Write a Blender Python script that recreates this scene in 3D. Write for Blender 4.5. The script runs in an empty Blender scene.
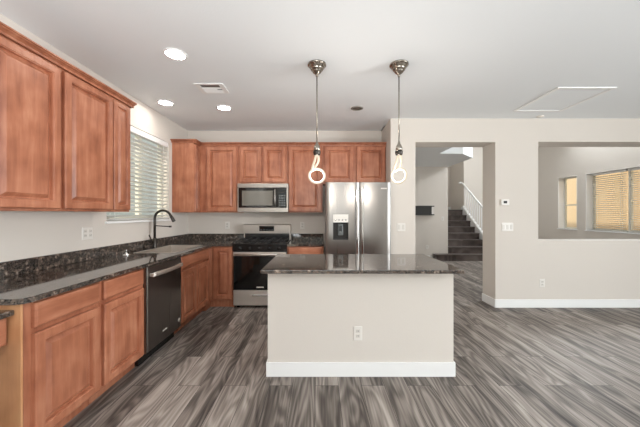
import bpy, bmesh, math, random
from mathutils import Vector, Matrix
random.seed(7)
S = bpy.context.scene
COL = S.collection
PI = math.pi

# ------------------------------------------------------------------ camera, world, sun, area lights, exposure
CAM_Z = 1.35
cam_d = bpy.data.cameras.new('camera')
cam_d.sensor_width = 36.0
cam_d.lens = 284.0 / 640.0 * 36.0
cam_d.clip_start = 0.05
cam = bpy.data.objects.new('camera', cam_d)
cam.location = (0, 0, CAM_Z)
cam.rotation_euler = (PI / 2, 0, 0)
COL.objects.link(cam)
S.camera = cam

w = bpy.data.worlds.new('sky')
S.world = w
w.use_nodes = True
bg = w.node_tree.nodes['Background']
bg.inputs[0].default_value = (0.80, 0.90, 1.0, 1)
bg.inputs[1].default_value = 0.95

sun_d = bpy.data.lights.new('sun', 'SUN')
sun_d.energy = 4.0
sun_d.angle = math.radians(0.6)
sun_d.color = (1.0, 0.90, 0.76)
sun = bpy.data.objects.new('sun', sun_d)
sun.rotation_euler = Vector((0.42, 0.80, -0.90)).to_track_quat('-Z', 'Y').to_euler()
sun.location = (-6, -10, 12)
COL.objects.link(sun)


def area(name, loc, direction, sx, sy, power, spread=180, color=(0.895, 0.96, 1.0)):
    d = bpy.data.lights.new(name, 'AREA')
    d.shape = 'RECTANGLE'
    d.size, d.size_y, d.energy, d.color = sx, sy, power, color
    d.spread = math.radians(spread)
    o = bpy.data.objects.new(name, d)
    o.location = loc
    o.rotation_euler = Vector(direction).to_track_quat('-Z', 'Y').to_euler()
    COL.objects.link(o)
    return o


# unseen fill lamps added to brighten the ceiling, the cabinets and the living room
area('fill_rear', (-0.2, -2.95, 0.9), (-0.1, 1, 1.6), 3.0, 1.8, 138, 116)
area('fill_rear_dining', (4.7, -2.95, 1.2), (-0.1, 1, 1.6), 2.6, 1.2, 8, 112)
area('fill_side', (7.12, -1.1, 1.45), (-1, 0.15, 0.25), 2.7, 1.6, 215, 150)
area('fill_living_high', (7.1, 6.7, 4.3), (-1, -0.35, -0.7), 2.6, 1.4, 260)  # no opening in the wall here, lamp added to brighten living room and hall

S.view_settings.view_transform = 'Standard'
S.view_settings.look = 'None'
S.view_settings.gamma = 1.0
S.view_settings.use_curve_mapping = False
S.view_settings.exposure = 0.42


# ------------------------------------------------------------------ materials
def lin(c):
    return tuple(((v / 255) / 12.92 if v / 255 <= 0.04045 else ((v / 255 + 0.055) / 1.055) ** 2.4) for v in c) + (1.0,)


def mat(name, rgb=None, rough=0.5, metal=0.0, spec=0.5, emit=None, estr=0.0, coat=0.0):
    m = bpy.data.materials.new(name)
    m.use_nodes = True
    b = m.node_tree.nodes['Principled BSDF']
    if rgb:
        b.inputs['Base Color'].default_value = lin(rgb)
    b.inputs['Roughness'].default_value = rough
    b.inputs['Metallic'].default_value = metal
    b.inputs['Specular IOR Level'].default_value = spec
    b.inputs['Coat Weight'].default_value = coat
    b.inputs['Coat Roughness'].default_value = 0.15
    if emit:
        b.inputs['Emission Color'].default_value = lin(emit)
        b.inputs['Emission Strength'].default_value = estr
    return m


def N(m, kind, **kw):
    n = m.node_tree.nodes.new(kind)
    for k, v in kw.items():
        setattr(n, k, v)
    return n


def L(m, a, b):
    m.node_tree.links.new(a, b)


def ramp(m, stops):
    r = N(m, 'ShaderNodeValToRGB')
    el = r.color_ramp.elements
    while len(el) < len(stops):
        el.new(0.5)
    for e, (p, c) in zip(el, stops):
        e.position = p
        e.color = c if len(c) == 4 else lin(c)
    return r


def plaster(name, rgb, bump=0.06, scale=90):
    m = mat(name, rgb, rough=0.85, spec=0.25)
    b = m.node_tree.nodes['Principled BSDF']
    tc = N(m, 'ShaderNodeTexCoord')
    n = N(m, 'ShaderNodeTexNoise')
    n.inputs['Scale'].default_value = scale
    n.inputs['Detail'].default_value = 3
    bp = N(m, 'ShaderNodeBump')
    bp.inputs['Strength'].default_value = bump
    bp.inputs['Distance'].default_value = 0.01
    L(m, tc.outputs['Object'], n.inputs['Vector'])
    L(m, n.outputs['Fac'], bp.inputs['Height'])
    L(m, bp.outputs['Normal'], b.inputs['Normal'])
    return m


def wood(name, dark, mid, light, scale, rough=0.38):
    """stained maple: long soft grain along the axis with the small scale, blotchy stain"""
    m = mat(name, rough=rough, spec=0.45)
    b = m.node_tree.nodes['Principled BSDF']
    tc = N(m, 'ShaderNodeTexCoord')
    oi = N(m, 'ShaderNodeObjectInfo')
    mp = N(m, 'ShaderNodeMapping')
    mp.inputs['Scale'].default_value = scale
    add = N(m, 'ShaderNodeVectorMath', operation='ADD')
    mul = N(m, 'ShaderNodeVectorMath', operation='SCALE')
    mul.inputs['Scale'].default_value = 13.0
    comb = N(m, 'ShaderNodeCombineXYZ')
    for k in range(3):
        L(m, oi.outputs['Random'], comb.inputs[k])
    L(m, comb.outputs[0], mul.inputs[0])
    L(m, tc.outputs['Object'], mp.inputs['Vector'])
    L(m, mp.outputs[0], add.inputs[0])
    L(m, mul.outputs[0], add.inputs[1])
    n1 = N(m, 'ShaderNodeTexNoise')
    n1.inputs['Scale'].default_value = 2.2
    n1.inputs['Detail'].default_value = 6
    n1.inputs['Roughness'].default_value = 0.62
    n1.inputs['Distortion'].default_value = 0.35
    L(m, add.outputs[0], n1.inputs['Vector'])
    n2 = N(m, 'ShaderNodeTexNoise')
    n2.inputs['Scale'].default_value = 5.5
    n2.inputs['Detail'].default_value = 2
    L(m, tc.outputs['Object'], n2.inputs['Vector'])
    mix = N(m, 'ShaderNodeMix', data_type='FLOAT')
    mix.inputs[0].default_value = 0.45
    L(m, n1.outputs['Fac'], mix.inputs[2])
    L(m, n2.outputs['Fac'], mix.inputs[3])
    r = ramp(m, [(0.32, dark), (0.5, mid), (0.68, light)])
    L(m, mix.outputs[0], r.inputs[0])
    hs = N(m, 'ShaderNodeHueSaturation')
    mr = N(m, 'ShaderNodeMapRange')
    mr.inputs[3].default_value = 0.93
    mr.inputs[4].default_value = 1.07
    L(m, oi.outputs['Random'], mr.inputs[0])
    L(m, mr.outputs[0], hs.inputs['Value'])
    L(m, r.outputs[0], hs.inputs['Color'])
    L(m, hs.outputs[0], b.inputs['Base Color'])
    return m


def granite(name):
    m = mat(name, rough=0.06, spec=0.85)
    b = m.node_tree.nodes['Principled BSDF']
    b.inputs['IOR'].default_value = 1.6
    tc = N(m, 'ShaderNodeTexCoord')
    v = N(m, 'ShaderNodeTexVoronoi')
    v.inputs['Scale'].default_value = 46
    n = N(m, 'ShaderNodeTexNoise')
    n.inputs['Scale'].default_value = 26
    n.inputs['Detail'].default_value = 5
    n.inputs['Roughness'].default_value = 0.65
    n3 = N(m, 'ShaderNodeTexNoise')
    n3.inputs['Scale'].default_value = 120
    n3.inputs['Detail'].default_value = 2
    for t in (v, n, n3):
        L(m, tc.outputs['Object'], t.inputs['Vector'])
    r1 = ramp(m, [(0.40, (14, 12, 12)), (0.52, (40, 33, 30)), (0.59, (104, 84, 72)), (0.68, (206, 190, 174))])
    r2 = ramp(m, [(0.35, (12, 11, 11)), (0.7, (60, 48, 42)), (0.95, (170, 146, 128))])
    r3 = ramp(m, [(0.38, (20, 18, 18)), (0.62, (150, 140, 130))])
    L(m, n.outputs['Fac'], r1.inputs[0])
    L(m, v.outputs['Color'], r2.inputs[0])
    L(m, n3.outputs['Fac'], r3.inputs[0])
    a = N(m, 'ShaderNodeMix', data_type='RGBA')
    a.inputs[0].default_value = 0.38
    L(m, r1.outputs[0], a.inputs[6])
    L(m, r2.outputs[0], a.inputs[7])
    c = N(m, 'ShaderNodeMix', data_type='RGBA')
    c.inputs[0].default_value = 0.22
    L(m, a.outputs[2], c.inputs[6])
    L(m, r3.outputs[0], c.inputs[7])
    L(m, c.outputs[2], b.inputs['Base Color'])
    return m


def plank_floor(name, base, spread, rough, along='Y', gloss=0.4):
    """grey vinyl planks with cathedral grain"""
    m = mat(name, rough=rough, spec=gloss)
    b = m.node_tree.nodes['Principled BSDF']
    tc = N(m, 'ShaderNodeTexCoord')
    sep = N(m, 'ShaderNodeSeparateXYZ')
    L(m, tc.outputs['Object'], sep.inputs[0])
    sw = N(m, 'ShaderNodeCombineXYZ')
    if along == 'Y':
        L(m, sep.outputs['Y'], sw.inputs[0])
        L(m, sep.outputs['X'], sw.inputs[1])
    else:
        L(m, sep.outputs['X'], sw.inputs[0])
        L(m, sep.outputs['Y'], sw.inputs[1])
    L(m, sep.outputs['Z'], sw.inputs[2])
    br = N(m, 'ShaderNodeTexBrick')
    br.offset = 0.37
    br.offset_frequency = 2
    br.inputs['Scale'].default_value = 1.0
    br.inputs['Brick Width'].default_value = 1.22
    br.inputs['Row Height'].default_value = 0.18
    br.inputs['Mortar Size'].default_value = 0.0016
    br.inputs['Mortar Smooth'].default_value = 0.2
    br.inputs['Color1'].default_value = (0, 0, 0, 1)
    br.inputs['Color2'].default_value = (1, 1, 1, 1)
    br.inputs['Mortar'].default_value = (0.3, 0.3, 0.3, 1)
    L(m, sw.outputs[0], br.inputs['Vector'])
    # grain coordinates: squeezed along the plank, shifted per plank
    mp = N(m, 'ShaderNodeMapping')
    mp.inputs['Scale'].default_value = (0.60, 8.0, 1.0)
    L(m, sw.outputs[0], mp.inputs['Vector'])
    sh = N(m, 'ShaderNodeVectorMath', operation='SCALE')
    sh.inputs['Scale'].default_value = 37.0
    L(m, br.outputs['Color'], sh.inputs[0])
    ad = N(m, 'ShaderNodeVectorMath', operation='ADD')
    L(m, mp.outputs[0], ad.inputs[0])
    L(m, sh.outputs[0], ad.inputs[1])
    # rings: contour lines of a stretched noise give cathedral arches
    nb = N(m, 'ShaderNodeTexNoise')
    nb.inputs['Scale'].default_value = 0.85
    nb.inputs['Detail'].default_value = 1.5
    nb.inputs['Distortion'].default_value = 0.25
    mpr = N(m, 'ShaderNodeMapping')
    mpr.inputs['Scale'].default_value = (1.9, 1.0, 1.0)
    L(m, ad.outputs[0], mpr.inputs['Vector'])
    L(m, mpr.outputs[0], nb.inputs['Vector'])
    mu = N(m, 'ShaderNodeMath', operation='MULTIPLY')
    mu.inputs[1].default_value = 62.0
    L(m, nb.outputs['Fac'], mu.inputs[0])
    sn = N(m, 'ShaderNodeMath', operation='SINE')
    L(m, mu.outputs[0], sn.inputs[0])
    mr = N(m, 'ShaderNodeMapRange')
    mr.inputs[1].default_value = -1
    L(m, sn.outputs[0], mr.inputs[0])
    # broad tone along the plank and fine fibre
    n2 = N(m, 'ShaderNodeTexNoise')
    n2.inputs['Scale'].default_value = 1.0
    n2.inputs['Detail'].default_value = 4
    L(m, ad.outputs[0], n2.inputs['Vector'])
    mp3 = N(m, 'ShaderNodeMapping')
    mp3.inputs['Scale'].default_value = (2.2, 75.0, 1.0)
    L(m, sw.outputs[0], mp3.inputs['Vector'])
    n3 = N(m, 'ShaderNodeTexNoise')
    n3.inputs['Scale'].default_value = 1.0
    n3.inputs['Detail'].default_value = 3
    L(m, mp3.outputs[0], n3.inputs['Vector'])

    def madd(x, k, y=None, c=0.0):
        q = N(m, 'ShaderNodeMath', operation='MULTIPLY_ADD')
        L(m, x, q.inputs[0])
        q.inputs[1].default_value = k
        if y is not None:
            L(m, y, q.inputs[2])
        else:
            q.inputs[2].default_value = c
        return q.outputs[0]
    t = madd(mr.outputs[0], 0.22 * spread, None, 0.5 - (0.11 + 0.6 + 0.25) * spread)
    t = madd(n2.outputs['Fac'], 1.15 * spread, t)
    t = madd(n3.outputs['Fac'], 0.5 * spread, t)
    bw = N(m, 'ShaderNodeSeparateColor')
    L(m, br.outputs['Color'], bw.inputs[0])
    t = madd(bw.outputs[0], 0.22 * spread, t)
    sb = N(m, 'ShaderNodeMath', operation='SUBTRACT')
    sb.inputs[1].default_value = 0.11 * spread
    L(m, t, sb.inputs[0])
    r = ramp(m, base)
    L(m, sb.outputs[0], r.inputs[0])
    dk = N(m, 'ShaderNodeMix', data_type='RGBA')
    L(m, br.outputs['Fac'], dk.inputs[0])
    L(m, r.outputs[0], dk.inputs[6])
    dk.inputs[7].default_value = lin((52, 48, 46))
    L(m, dk.outputs[2], b.inputs['Base Color'])
    return m


def brushed(name, rgb, rough, axis=(1.5, 1.5, 160), depth=0.12, metal=1.0):
    m = mat(name, rgb, rough=rough, metal=metal)
    b = m.node_tree.nodes['Principled BSDF']
    tc = N(m, 'ShaderNodeTexCoord')
    mp = N(m, 'ShaderNodeMapping')
    mp.inputs['Scale'].default_value = axis
    n = N(m, 'ShaderNodeTexNoise')
    n.inputs['Scale'].default_value = 1.0
    n.inputs['Detail'].default_value = 2
    mr = N(m, 'ShaderNodeMapRange')
    mr.inputs[3].default_value = rough - depth * 0.5
    mr.inputs[4].default_value = rough + depth * 0.5
    L(m, tc.outputs['Object'], mp.inputs['Vector'])
    L(m, mp.outputs[0], n.inputs['Vector'])
    L(m, n.outputs['Fac'], mr.inputs[0])
    L(m, mr.outputs[0], b.inputs['Roughness'])
    return m


def glass(name, tint=(0.97, 0.99, 0.98)):
    m = bpy.data.materials.new(name)
    m.use_nodes = True
    nt = m.node_tree
    nt.nodes.remove(nt.nodes['Principled BSDF'])
    out = nt.nodes['Material Output']
    tr = N(m, 'ShaderNodeBsdfTransparent')
    tr.inputs[0].default_value = tint + (1,)
    gl = N(m, 'ShaderNodeBsdfGlossy')
    gl.inputs['Roughness'].default_value = 0.02
    lw = N(m, 'ShaderNodeLayerWeight')
    lw.inputs[0].default_value = 0.5
    pw = N(m, 'ShaderNodeMath', operation='POWER')
    pw.inputs[1].default_value = 4.0
    L(m, lw.outputs['Facing'], pw.inputs[0])
    fr = N(m, 'ShaderNodeMath', operation='MULTIPLY_ADD')
    fr.inputs[1].default_value = 0.45
    fr.inputs[2].default_value = 0.03
    L(m, pw.outputs[0], fr.inputs[0])
    mx = N(m, 'ShaderNodeMixShader')
    L(m, fr.outputs[0], mx.inputs[0])
    L(m, tr.outputs[0], mx.inputs[1])
    L(m, gl.outputs[0], mx.inputs[2])
    L(m, mx.outputs[0], out.inputs['Surface'])
    return m


M = {
    'wall': plaster('wall_paint', (216, 208, 199)),
    'ceiling': plaster('ceiling_paint', (236, 238, 239), bump=0.09, scale=60),
    'trim': mat('white_trim', (240, 239, 237), rough=0.4),
    'white': mat('white_plastic', (228, 223, 216), rough=0.35),
    'offwhite': mat('offwhite_plastic', (214, 208, 200), rough=0.4),
    'slot': mat('dark_slot', (40, 38, 36), rough=0.6),
    'wood': wood('stained_maple', (136, 80, 57), (170, 107, 79), (192, 132, 102), (9, 9, 0.9)),
    'wood_h': wood('stained_maple_crosswise', (136, 80, 57), (170, 107, 79), (192, 132, 102), (0.9, 0.9, 9)),
    'wood_pale': wood('pale_maple_panel', (170, 118, 80), (192, 138, 97), (208, 158, 116), (7, 7, 0.7)),
    'wood_in': mat('cabinet_shadow', (88, 48, 36), rough=0.6),
    'granite': granite('brown_granite'),
    'floor': plank_floor('grey_plank_floor', [(0.10, (56, 50, 47)), (0.36, (104, 96, 90)), (0.60, (150, 140, 132)), (0.92, (194, 184, 175))], 0.95, 0.5, gloss=0.2),
    'stair': plank_floor('dark_stair_plank', [(0.2, (54, 47, 44)), (0.5, (88, 78, 74)), (0.85, (122, 112, 107))], 0.8, 0.4, 'X', 0.3),
    'steel': brushed('brushed_steel', (144, 140, 136), 0.30, (160, 160, 1.5)),
    'steel_h': brushed('brushed_steel_horizontal', (164, 158, 151), 0.30),
    'steel_range': brushed('satin_steel_horizontal', (218, 211, 203), 0.45),
    'steel_dark': brushed('black_stainless', (150, 147, 144), 0.30, (160, 160, 1.5)),
    'chrome': mat('polished_chrome', (205, 205, 205), rough=0.12, metal=1.0),
    'nickel': mat('brushed_nickel', (160, 152, 142), rough=0.24, metal=1.0),
    'gunmetal': mat('gunmetal', (74, 70, 66), rough=0.3, metal=1.0),
    'black': mat('black_enamel', (22, 21, 21), rough=0.25),
    'iron': mat('cast_iron', (28, 27, 27), rough=0.6),
    'blackglass': mat('black_glass', (12, 12, 12), rough=0.05, spec=0.5),
    'greyglass': mat('grey_oven_glass', (112, 108, 100), rough=0.10, spec=0.6),
    'greyplastic': mat('grey_plastic', (96, 100, 99), rough=0.4),
    'applgrey': mat('grey_appliance_paint', (108, 106, 104), rough=0.5),
    'display': mat('dark_display', (20, 24, 26), rough=0.08),
    'lit': mat('lit_diffuser', (255, 250, 240), emit=(255, 250, 243), estr=48.0),
    'tube': mat('lit_tube', (90, 84, 76), spec=0.1, emit=(255, 236, 208), estr=0.62),
    'blind': mat('white_blind_slat', (232, 231, 228), rough=0.5),
    'vinyl': mat('white_vinyl_frame', (226, 222, 208), rough=0.45),
    'glass': glass('window_glass'),
    'stucco': plaster('tan_stucco', (236, 208, 170), bump=0.3, scale=25),
    'block': plaster('garden_block', (216, 217, 210), bump=0.3, scale=20),
    'ground': plaster('gravel', (196, 184, 166), bump=0.3, scale=30),
    'dull': mat('grey_metal_ring', (150, 146, 138), rough=0.5),
    'dullin': mat('darker_ring_centre', (118, 112, 104), rough=0.6),  # darker grey for the centre of the ceiling disc
}


bl = M['blind'].node_tree
tl = bl.nodes.new('ShaderNodeBsdfTranslucent')
tl.inputs[0].default_value = lin((240, 240, 236))
mxs = bl.nodes.new('ShaderNodeMixShader')
mxs.inputs[0].default_value = 0.45
bl.links.new(bl.nodes['Principled BSDF'].outputs[0], mxs.inputs[1])
bl.links.new(tl.outputs[0], mxs.inputs[2])
bl.links.new(mxs.outputs[0], bl.nodes['Material Output'].inputs['Surface'])


# ------------------------------------------------------------------ mesh builder
class MB:
    def __init__(s):
        s.bm = bmesh.new()

    def box(s, x0, x1, y0, y1, z0, z1, bev=0.0, seg=2):
        x0, x1 = min(x0, x1), max(x0, x1)
        y0, y1 = min(y0, y1), max(y0, y1)
        z0, z1 = min(z0, z1), max(z0, z1)
        bm = bmesh.new()
        bmesh.ops.create_cube(bm, size=1.0)
        for v in bm.verts:
            v.co = Vector(((x0 + x1) / 2 + v.co.x * (x1 - x0), (y0 + y1) / 2 + v.co.y * (y1 - y0), (z0 + z1) / 2 + v.co.z * (z1 - z0)))
        if bev > 0:
            bmesh.ops.bevel(bm, geom=bm.edges[:], offset=bev, segments=seg, affect='EDGES', profile=0.5)
        s._merge(bm)
        return s

    def _merge(s, bm, smooth=False):
        mp = {}
        for v in bm.verts:
            mp[v] = s.bm.verts.new(v.co)
        for f in bm.faces:
            try:
                g = s.bm.faces.new([mp[v] for v in f.verts])
                g.smooth = smooth or f.smooth
            except ValueError:
                pass
        bm.free()

    def prism(s, pts, z0, z1, axis='Z', bev=0.0):
        """polygon pts extruded along an axis: Z -> (x,y), Y -> (x,z), X -> (y,z)"""
        def P(a, b, c):
            return Vector({'Z': (a, b, c), 'Y': (a, c, b), 'X': (c, a, b)}[axis])
        bm = bmesh.new()
        lo = [bm.verts.new(P(a, b, z0)) for a, b in pts]
        hi = [bm.verts.new(P(a, b, z1)) for a, b in pts]
        n = len(pts)
        bm.faces.new(lo[::-1])
        bm.faces.new(hi)
        for i in range(n):
            bm.faces.new([lo[i], lo[(i + 1) % n], hi[(i + 1) % n], hi[i]])
        bmesh.ops.recalc_face_normals(bm, faces=bm.faces[:])
        if bev > 0:
            bmesh.ops.bevel(bm, geom=bm.edges[:], offset=bev, segments=2, affect='EDGES', profile=0.5)
        s._merge(bm)
        return s

    def tube(s, path, r, n=12, closed=False, cap=True):
        """round tube along a list of points; r a number or one per point"""
        pts = [Vector(p) for p in path]
        k = len(pts)
        rs = r if isinstance(r, (list, tuple)) else [r] * k
        rings = []
        prev = None
        for i, p in enumerate(pts):
            a = pts[i - 1] if (i > 0 or closed) else pts[i]
            b = pts[(i + 1) % k] if (i < k - 1 or closed) else pts[i]
            t = (b - a).normalized()
            if prev is None:
                u = t.orthogonal().normalized()
            else:
                u = (prev - t * prev.dot(t)).normalized()
            prev = u
            v = t.cross(u)
            rings.append([s.bm.verts.new(p + (u * math.cos(2 * PI * j / n) + v * math.sin(2 * PI * j / n)) * rs[i]) for j in range(n)])
        for i in range(k if closed else k - 1):
            A, B = rings[i], rings[(i + 1) % k]
            for j in range(n):
                f = s.bm.faces.new([A[j], A[(j + 1) % n], B[(j + 1) % n], B[j]])
                f.smooth = True
        if cap and not closed:
            s.bm.faces.new(rings[0][::-1])
            s.bm.faces.new(rings[-1])
        return s

    def lathe(s, prof, c=(0, 0, 0), n=32, axis='Z', smooth=True):
        """profile of (radius, height) turned about an axis through c"""
        c = Vector(c)

        def P(r, h, a):
            x, y = r * math.cos(a), r * math.sin(a)
            return c + Vector({'Z': (x, y, h), 'Y': (x, -h, y), 'X': (h, x, y)}[axis])
        rings = []
        for r, h in prof:
            if r < 1e-6:
                rings.append([s.bm.verts.new(P(0, h, 0))])
            else:
                rings.append([s.bm.verts.new(P(r, h, 2 * PI * j / n)) for j in range(n)])
        for A, B in zip(rings, rings[1:]):
            for j in range(n):
                a0, a1 = A[j % len(A)], A[(j + 1) % len(A)]
                b0, b1 = B[j % len(B)], B[(j + 1) % len(B)]
                vs = []
                for v in (a0, a1, b1, b0):
                    if v not in vs:
                        vs.append(v)
                if len(vs) > 2:
                    f = s.bm.faces.new(vs)
                    f.smooth = smooth
        for R, rev in ((rings[0], True), (rings[-1], False)):
            if len(R) > 2:
                s.bm.faces.new(R[::-1] if rev else R)
        return s

    def rings(s, o, u, v, n, w, h, prof):
        """a rectangular front w x h in the plane (u, v) from corner o: prof = list of (inset, height along n)"""
        o, u, v, n = Vector(o), Vector(u), Vector(v), Vector(n)
        loops = []
        for ins, ht in prof:
            loops.append([s.bm.verts.new(o + u * a + v * b + n * ht) for a, b in
                          ((ins, ins), (w - ins, ins), (w - ins, h - ins), (ins, h - ins))])
        s.bm.faces.new(loops[0][::-1])
        for A, B in zip(loops, loops[1:]):
            for j in range(4):
                s.bm.faces.new([A[j], A[(j + 1) % 4], B[(j + 1) % 4], B[j]])
        s.bm.faces.new(loops[-1])
        return s

    def build(s, name, m, parent=None, origin=None):
        bm = s.bm
        bmesh.ops.recalc_face_normals(bm, faces=bm.faces[:])
        root = parent
        while root is not None and root.parent is not None:
            root = root.parent
        if root is not None:
            off = Vector(root['_o'])
        elif origin is not None:
            off = Vector(origin)
        else:
            xs = [v.co for v in bm.verts]
            off = Vector(((min(c.x for c in xs) + max(c.x for c in xs)) / 2, (min(c.y for c in xs) + max(c.y for c in xs)) / 2, min(c.z for c in xs)))
        bmesh.ops.translate(bm, verts=bm.verts[:], vec=-off)
        me = bpy.data.meshes.new(name)
        bm.to_mesh(me)
        bm.free()
        me.materials.append(M[m] if isinstance(m, str) else m)
        o = bpy.data.objects.new(name, me)
        COL.objects.link(o)
        if parent is not None:
            o.parent = parent
        else:
            o.location = off
        return o


ROOTS = []


def tag(o, label, cat, group=None):
    o['label'] = label
    o['category'] = cat
    if group:
        o['group'] = group
    return o


def thing(name, label, cat, loc, group=None):
    o = bpy.data.objects.new(name, None)
    o.location = loc
    o['_o'] = list(loc)
    o.empty_display_size = 0.1
    COL.objects.link(o)
    ROOTS.append(o)
    return tag(o, label, cat, group)


def struct(name, mb, m, parent=None):
    o = mb.build(name, m, parent)
    if parent is None:
        o['kind'] = 'structure'
    return o


def dup(root, loc, label, rz=0.0):
    r = root.copy()
    COL.objects.link(r)
    r.location = loc
    r.rotation_euler = (0, 0, rz)
    r['label'] = label
    for ch in list(root.children):
        c = ch.copy()
        COL.objects.link(c)
        c.parent = r
        for g in ch.children:
            d = g.copy()
            COL.objects.link(d)
            d.parent = c
    return r


# ------------------------------------------------------------------ the room
XL, XR, YB, YK, YW, YW2 = -2.18, 7.2, -3.2, 4.69, 4.08, 4.40
H, H2 = 2.715, 5.4

fl = MB()
fl.box(XL - 0.3, XR + 0.25, YB, 11.0, -0.12, 0)
struct('floor', fl, 'floor')
struct('ceiling', MB().box(XL - 0.15, XR + 0.25, YB, YK + 0.15, H, H + 0.3), 'ceiling')


def wall_x(name, x0, x1, y0, y1, z0, z1, holes, m='wall'):
    """wall slab lying in the YZ plane, holes = (y0, y1, z0, z1) in order"""
    b = MB()
    y = y0
    for (a, c, d, e) in holes:
        if a > y:
            b.box(x0, x1, y, a, z0, z1)
        if d > z0:
            b.box(x0, x1, a, c, z0, d)
        if e < z1:
            b.box(x0, x1, a, c, e, z1)
        y = c
    if y < y1:
        b.box(x0, x1, y, y1, z0, z1)
    return struct(name, b, m)


def wall_y(name, y0, y1, x0, x1, z0, z1, holes, m='wall'):
    b = MB()
    x = x0
    for (a, c, d, e) in holes:
        if a > x:
            b.box(x, a, y0, y1, z0, z1)
        if d > z0:
            b.box(a, c, y0, y1, z0, d)
        if e < z1:
            b.box(a, c, y0, y1, e, z1)
        x = c
    if x < x1:
        b.box(x, x1, y0, y1, z0, z1)
    return struct(name, b, m)


WIN_K = (2.90, 4.10, 1.27, 2.37)
wall_x('wall_left', XL - 0.15, XL, YB, YK + 0.15, 0, H, [WIN_K])
wall_y('wall_back', YK, YK + 0.15, XL, 1.015, 0, H, [])
# partition with the hall opening and the pass-through
wall_y('wall_partition', YW, YW2, 1.015, XR, 0, H, [(1.371, 2.52, 0, 2.376), (3.135, 5.55, 0.955, 2.38)])
struct('wall_alcove', MB().box(1.015, 1.165, YW2, YK + 0.15, 0, H), 'wall')
wall_y('wall_rear', YB, YB + 0.15, XL, XR, 0, H, [(-1.7, 1.45, 0, 2.2), (3.4, 6.0, 0.6, 2.3)])
# exterior wall of dining and living room with its windows; near opening added for the side fill lamp
W1 = (7.96, 8.59, 0.905, 2.42)
W2 = (5.86, 7.69, 0.905, 2.42)
wall_x('wall_right', XR, XR + 0.25, YB, 11.0, 0, H2, [(-2.5, 0.3, 0.6, 2.3), W2, W1])
# two-storey living room and hall behind the partition
wall_y('wall_hall', 8.30, 8.42, 1.165, 3.74, 0, H, [])
struct('wall_stair', MB().box(3.60, 3.74, 8.42, 11.0, 0, H2), 'wall')
struct('wall_landing', MB().box(3.74, 5.10, 10.95, 11.1, 0, H2), 'wall')
struct('wall_stairwell', MB().box(5.10, XR, 9.95, 10.1, 0, H2).box(5.04, 5.10, 9.95, 10.95, 0, H2), 'wall')
struct('wall_upper', MB().box(1.015, XR, YW + 0.02, YW2, H + 0.3, H2), 'wall')
struct('ceiling_hall', MB().prism([(1.0, YW2), (2.72, YW2), (2.72, 6.45), (3.27, 6.5), (3.75, 6.97), (3.75, 8.30), (1.0, 8.30)], H, 3.95), 'ceiling')
struct('wall_hall_end', MB().box(1.015, 1.165, YK + 0.15, 8.42, 0, H), 'wall')
struct('ceiling_living', MB().box(1.0, XR + 0.25, YW, 11.1, H2, H2 + 0.2), 'ceiling')
struct('wall_upper_end', MB().box(1.0, 1.1, YW2, 8.3, 3.95, H2).box(1.0, 3.6, 8.3, 8.42, 3.95, H2), 'wall')

# baseboards
BB = 0.118
struct('baseboard_partition', MB().box(2.52, XR, YW - 0.014, YW, 0, BB, 0.004).box(2.506, 2.52, YW - 0.014, YW2, 0, BB, 0.004), 'trim')
struct('baseboard_pier', MB().box(1.015, 1.371, YW - 0.014, YW, 0, BB, 0.004), 'trim')
struct('baseboard_hall', MB().box(1.18, 3.74, 8.286, 8.30, 0, BB, 0.004), 'trim')
struct('baseboard_landing', MB().box(3.74, 5.04, 10.936, 10.95, 1.48, 1.60, 0.004), 'trim')
struct('baseboard_left', MB().box(XL, XL + 0.014, YB + 0.15, 0.40, 0, BB, 0.004), 'trim')

# outside
gr = MB().box(-30, XL - 0.3, -30, 30, -0.2, -0.05).box(XR + 0.25, 40, -30, 30, -0.2, -0.05).box(XL - 0.3, XR + 0.25, -30, YB, -0.2, -0.05)
struct('ground', gr, 'ground')
t = thing('neighbouring_house', 'tan stucco house wall seen through the living room windows', 'house', (9.8, 7.0, -0.05))
MB().box(9.6, 12.5, 0.0, 14.5, -0.05, 5.2).build('stucco_wall', 'stucco', t)
MB().prism([(9.2, 5.2), (12.9, 5.2), (11.05, 6.3)], -0.2, 14.7, 'Y').build('roof', 'block', t)
t = thing('neighbouring_house', 'grey green house wall outside the kitchen window, glimpsed between the blind slats', 'house', (-6.5, 3.0, -0.05))
MB().box(-8.0, -5.0, -5.0, 14.0, -0.05, 5.0).build('stucco_wall', 'block', t)
MB().prism([(-8.4, 5.0), (-4.6, 5.0), (-6.5, 6.1)], -5.2, 14.2, 'Y').build('roof', 'block', t)
tag(MB().box(-9, 13, -7.2, -7.0, -0.05, 2.4).build('reflection_blocker', 'block'), 'unseen wall added behind the house to darken reflections', 'wall')  # out of view, added so the refrigerator reflects less bright sky


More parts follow.
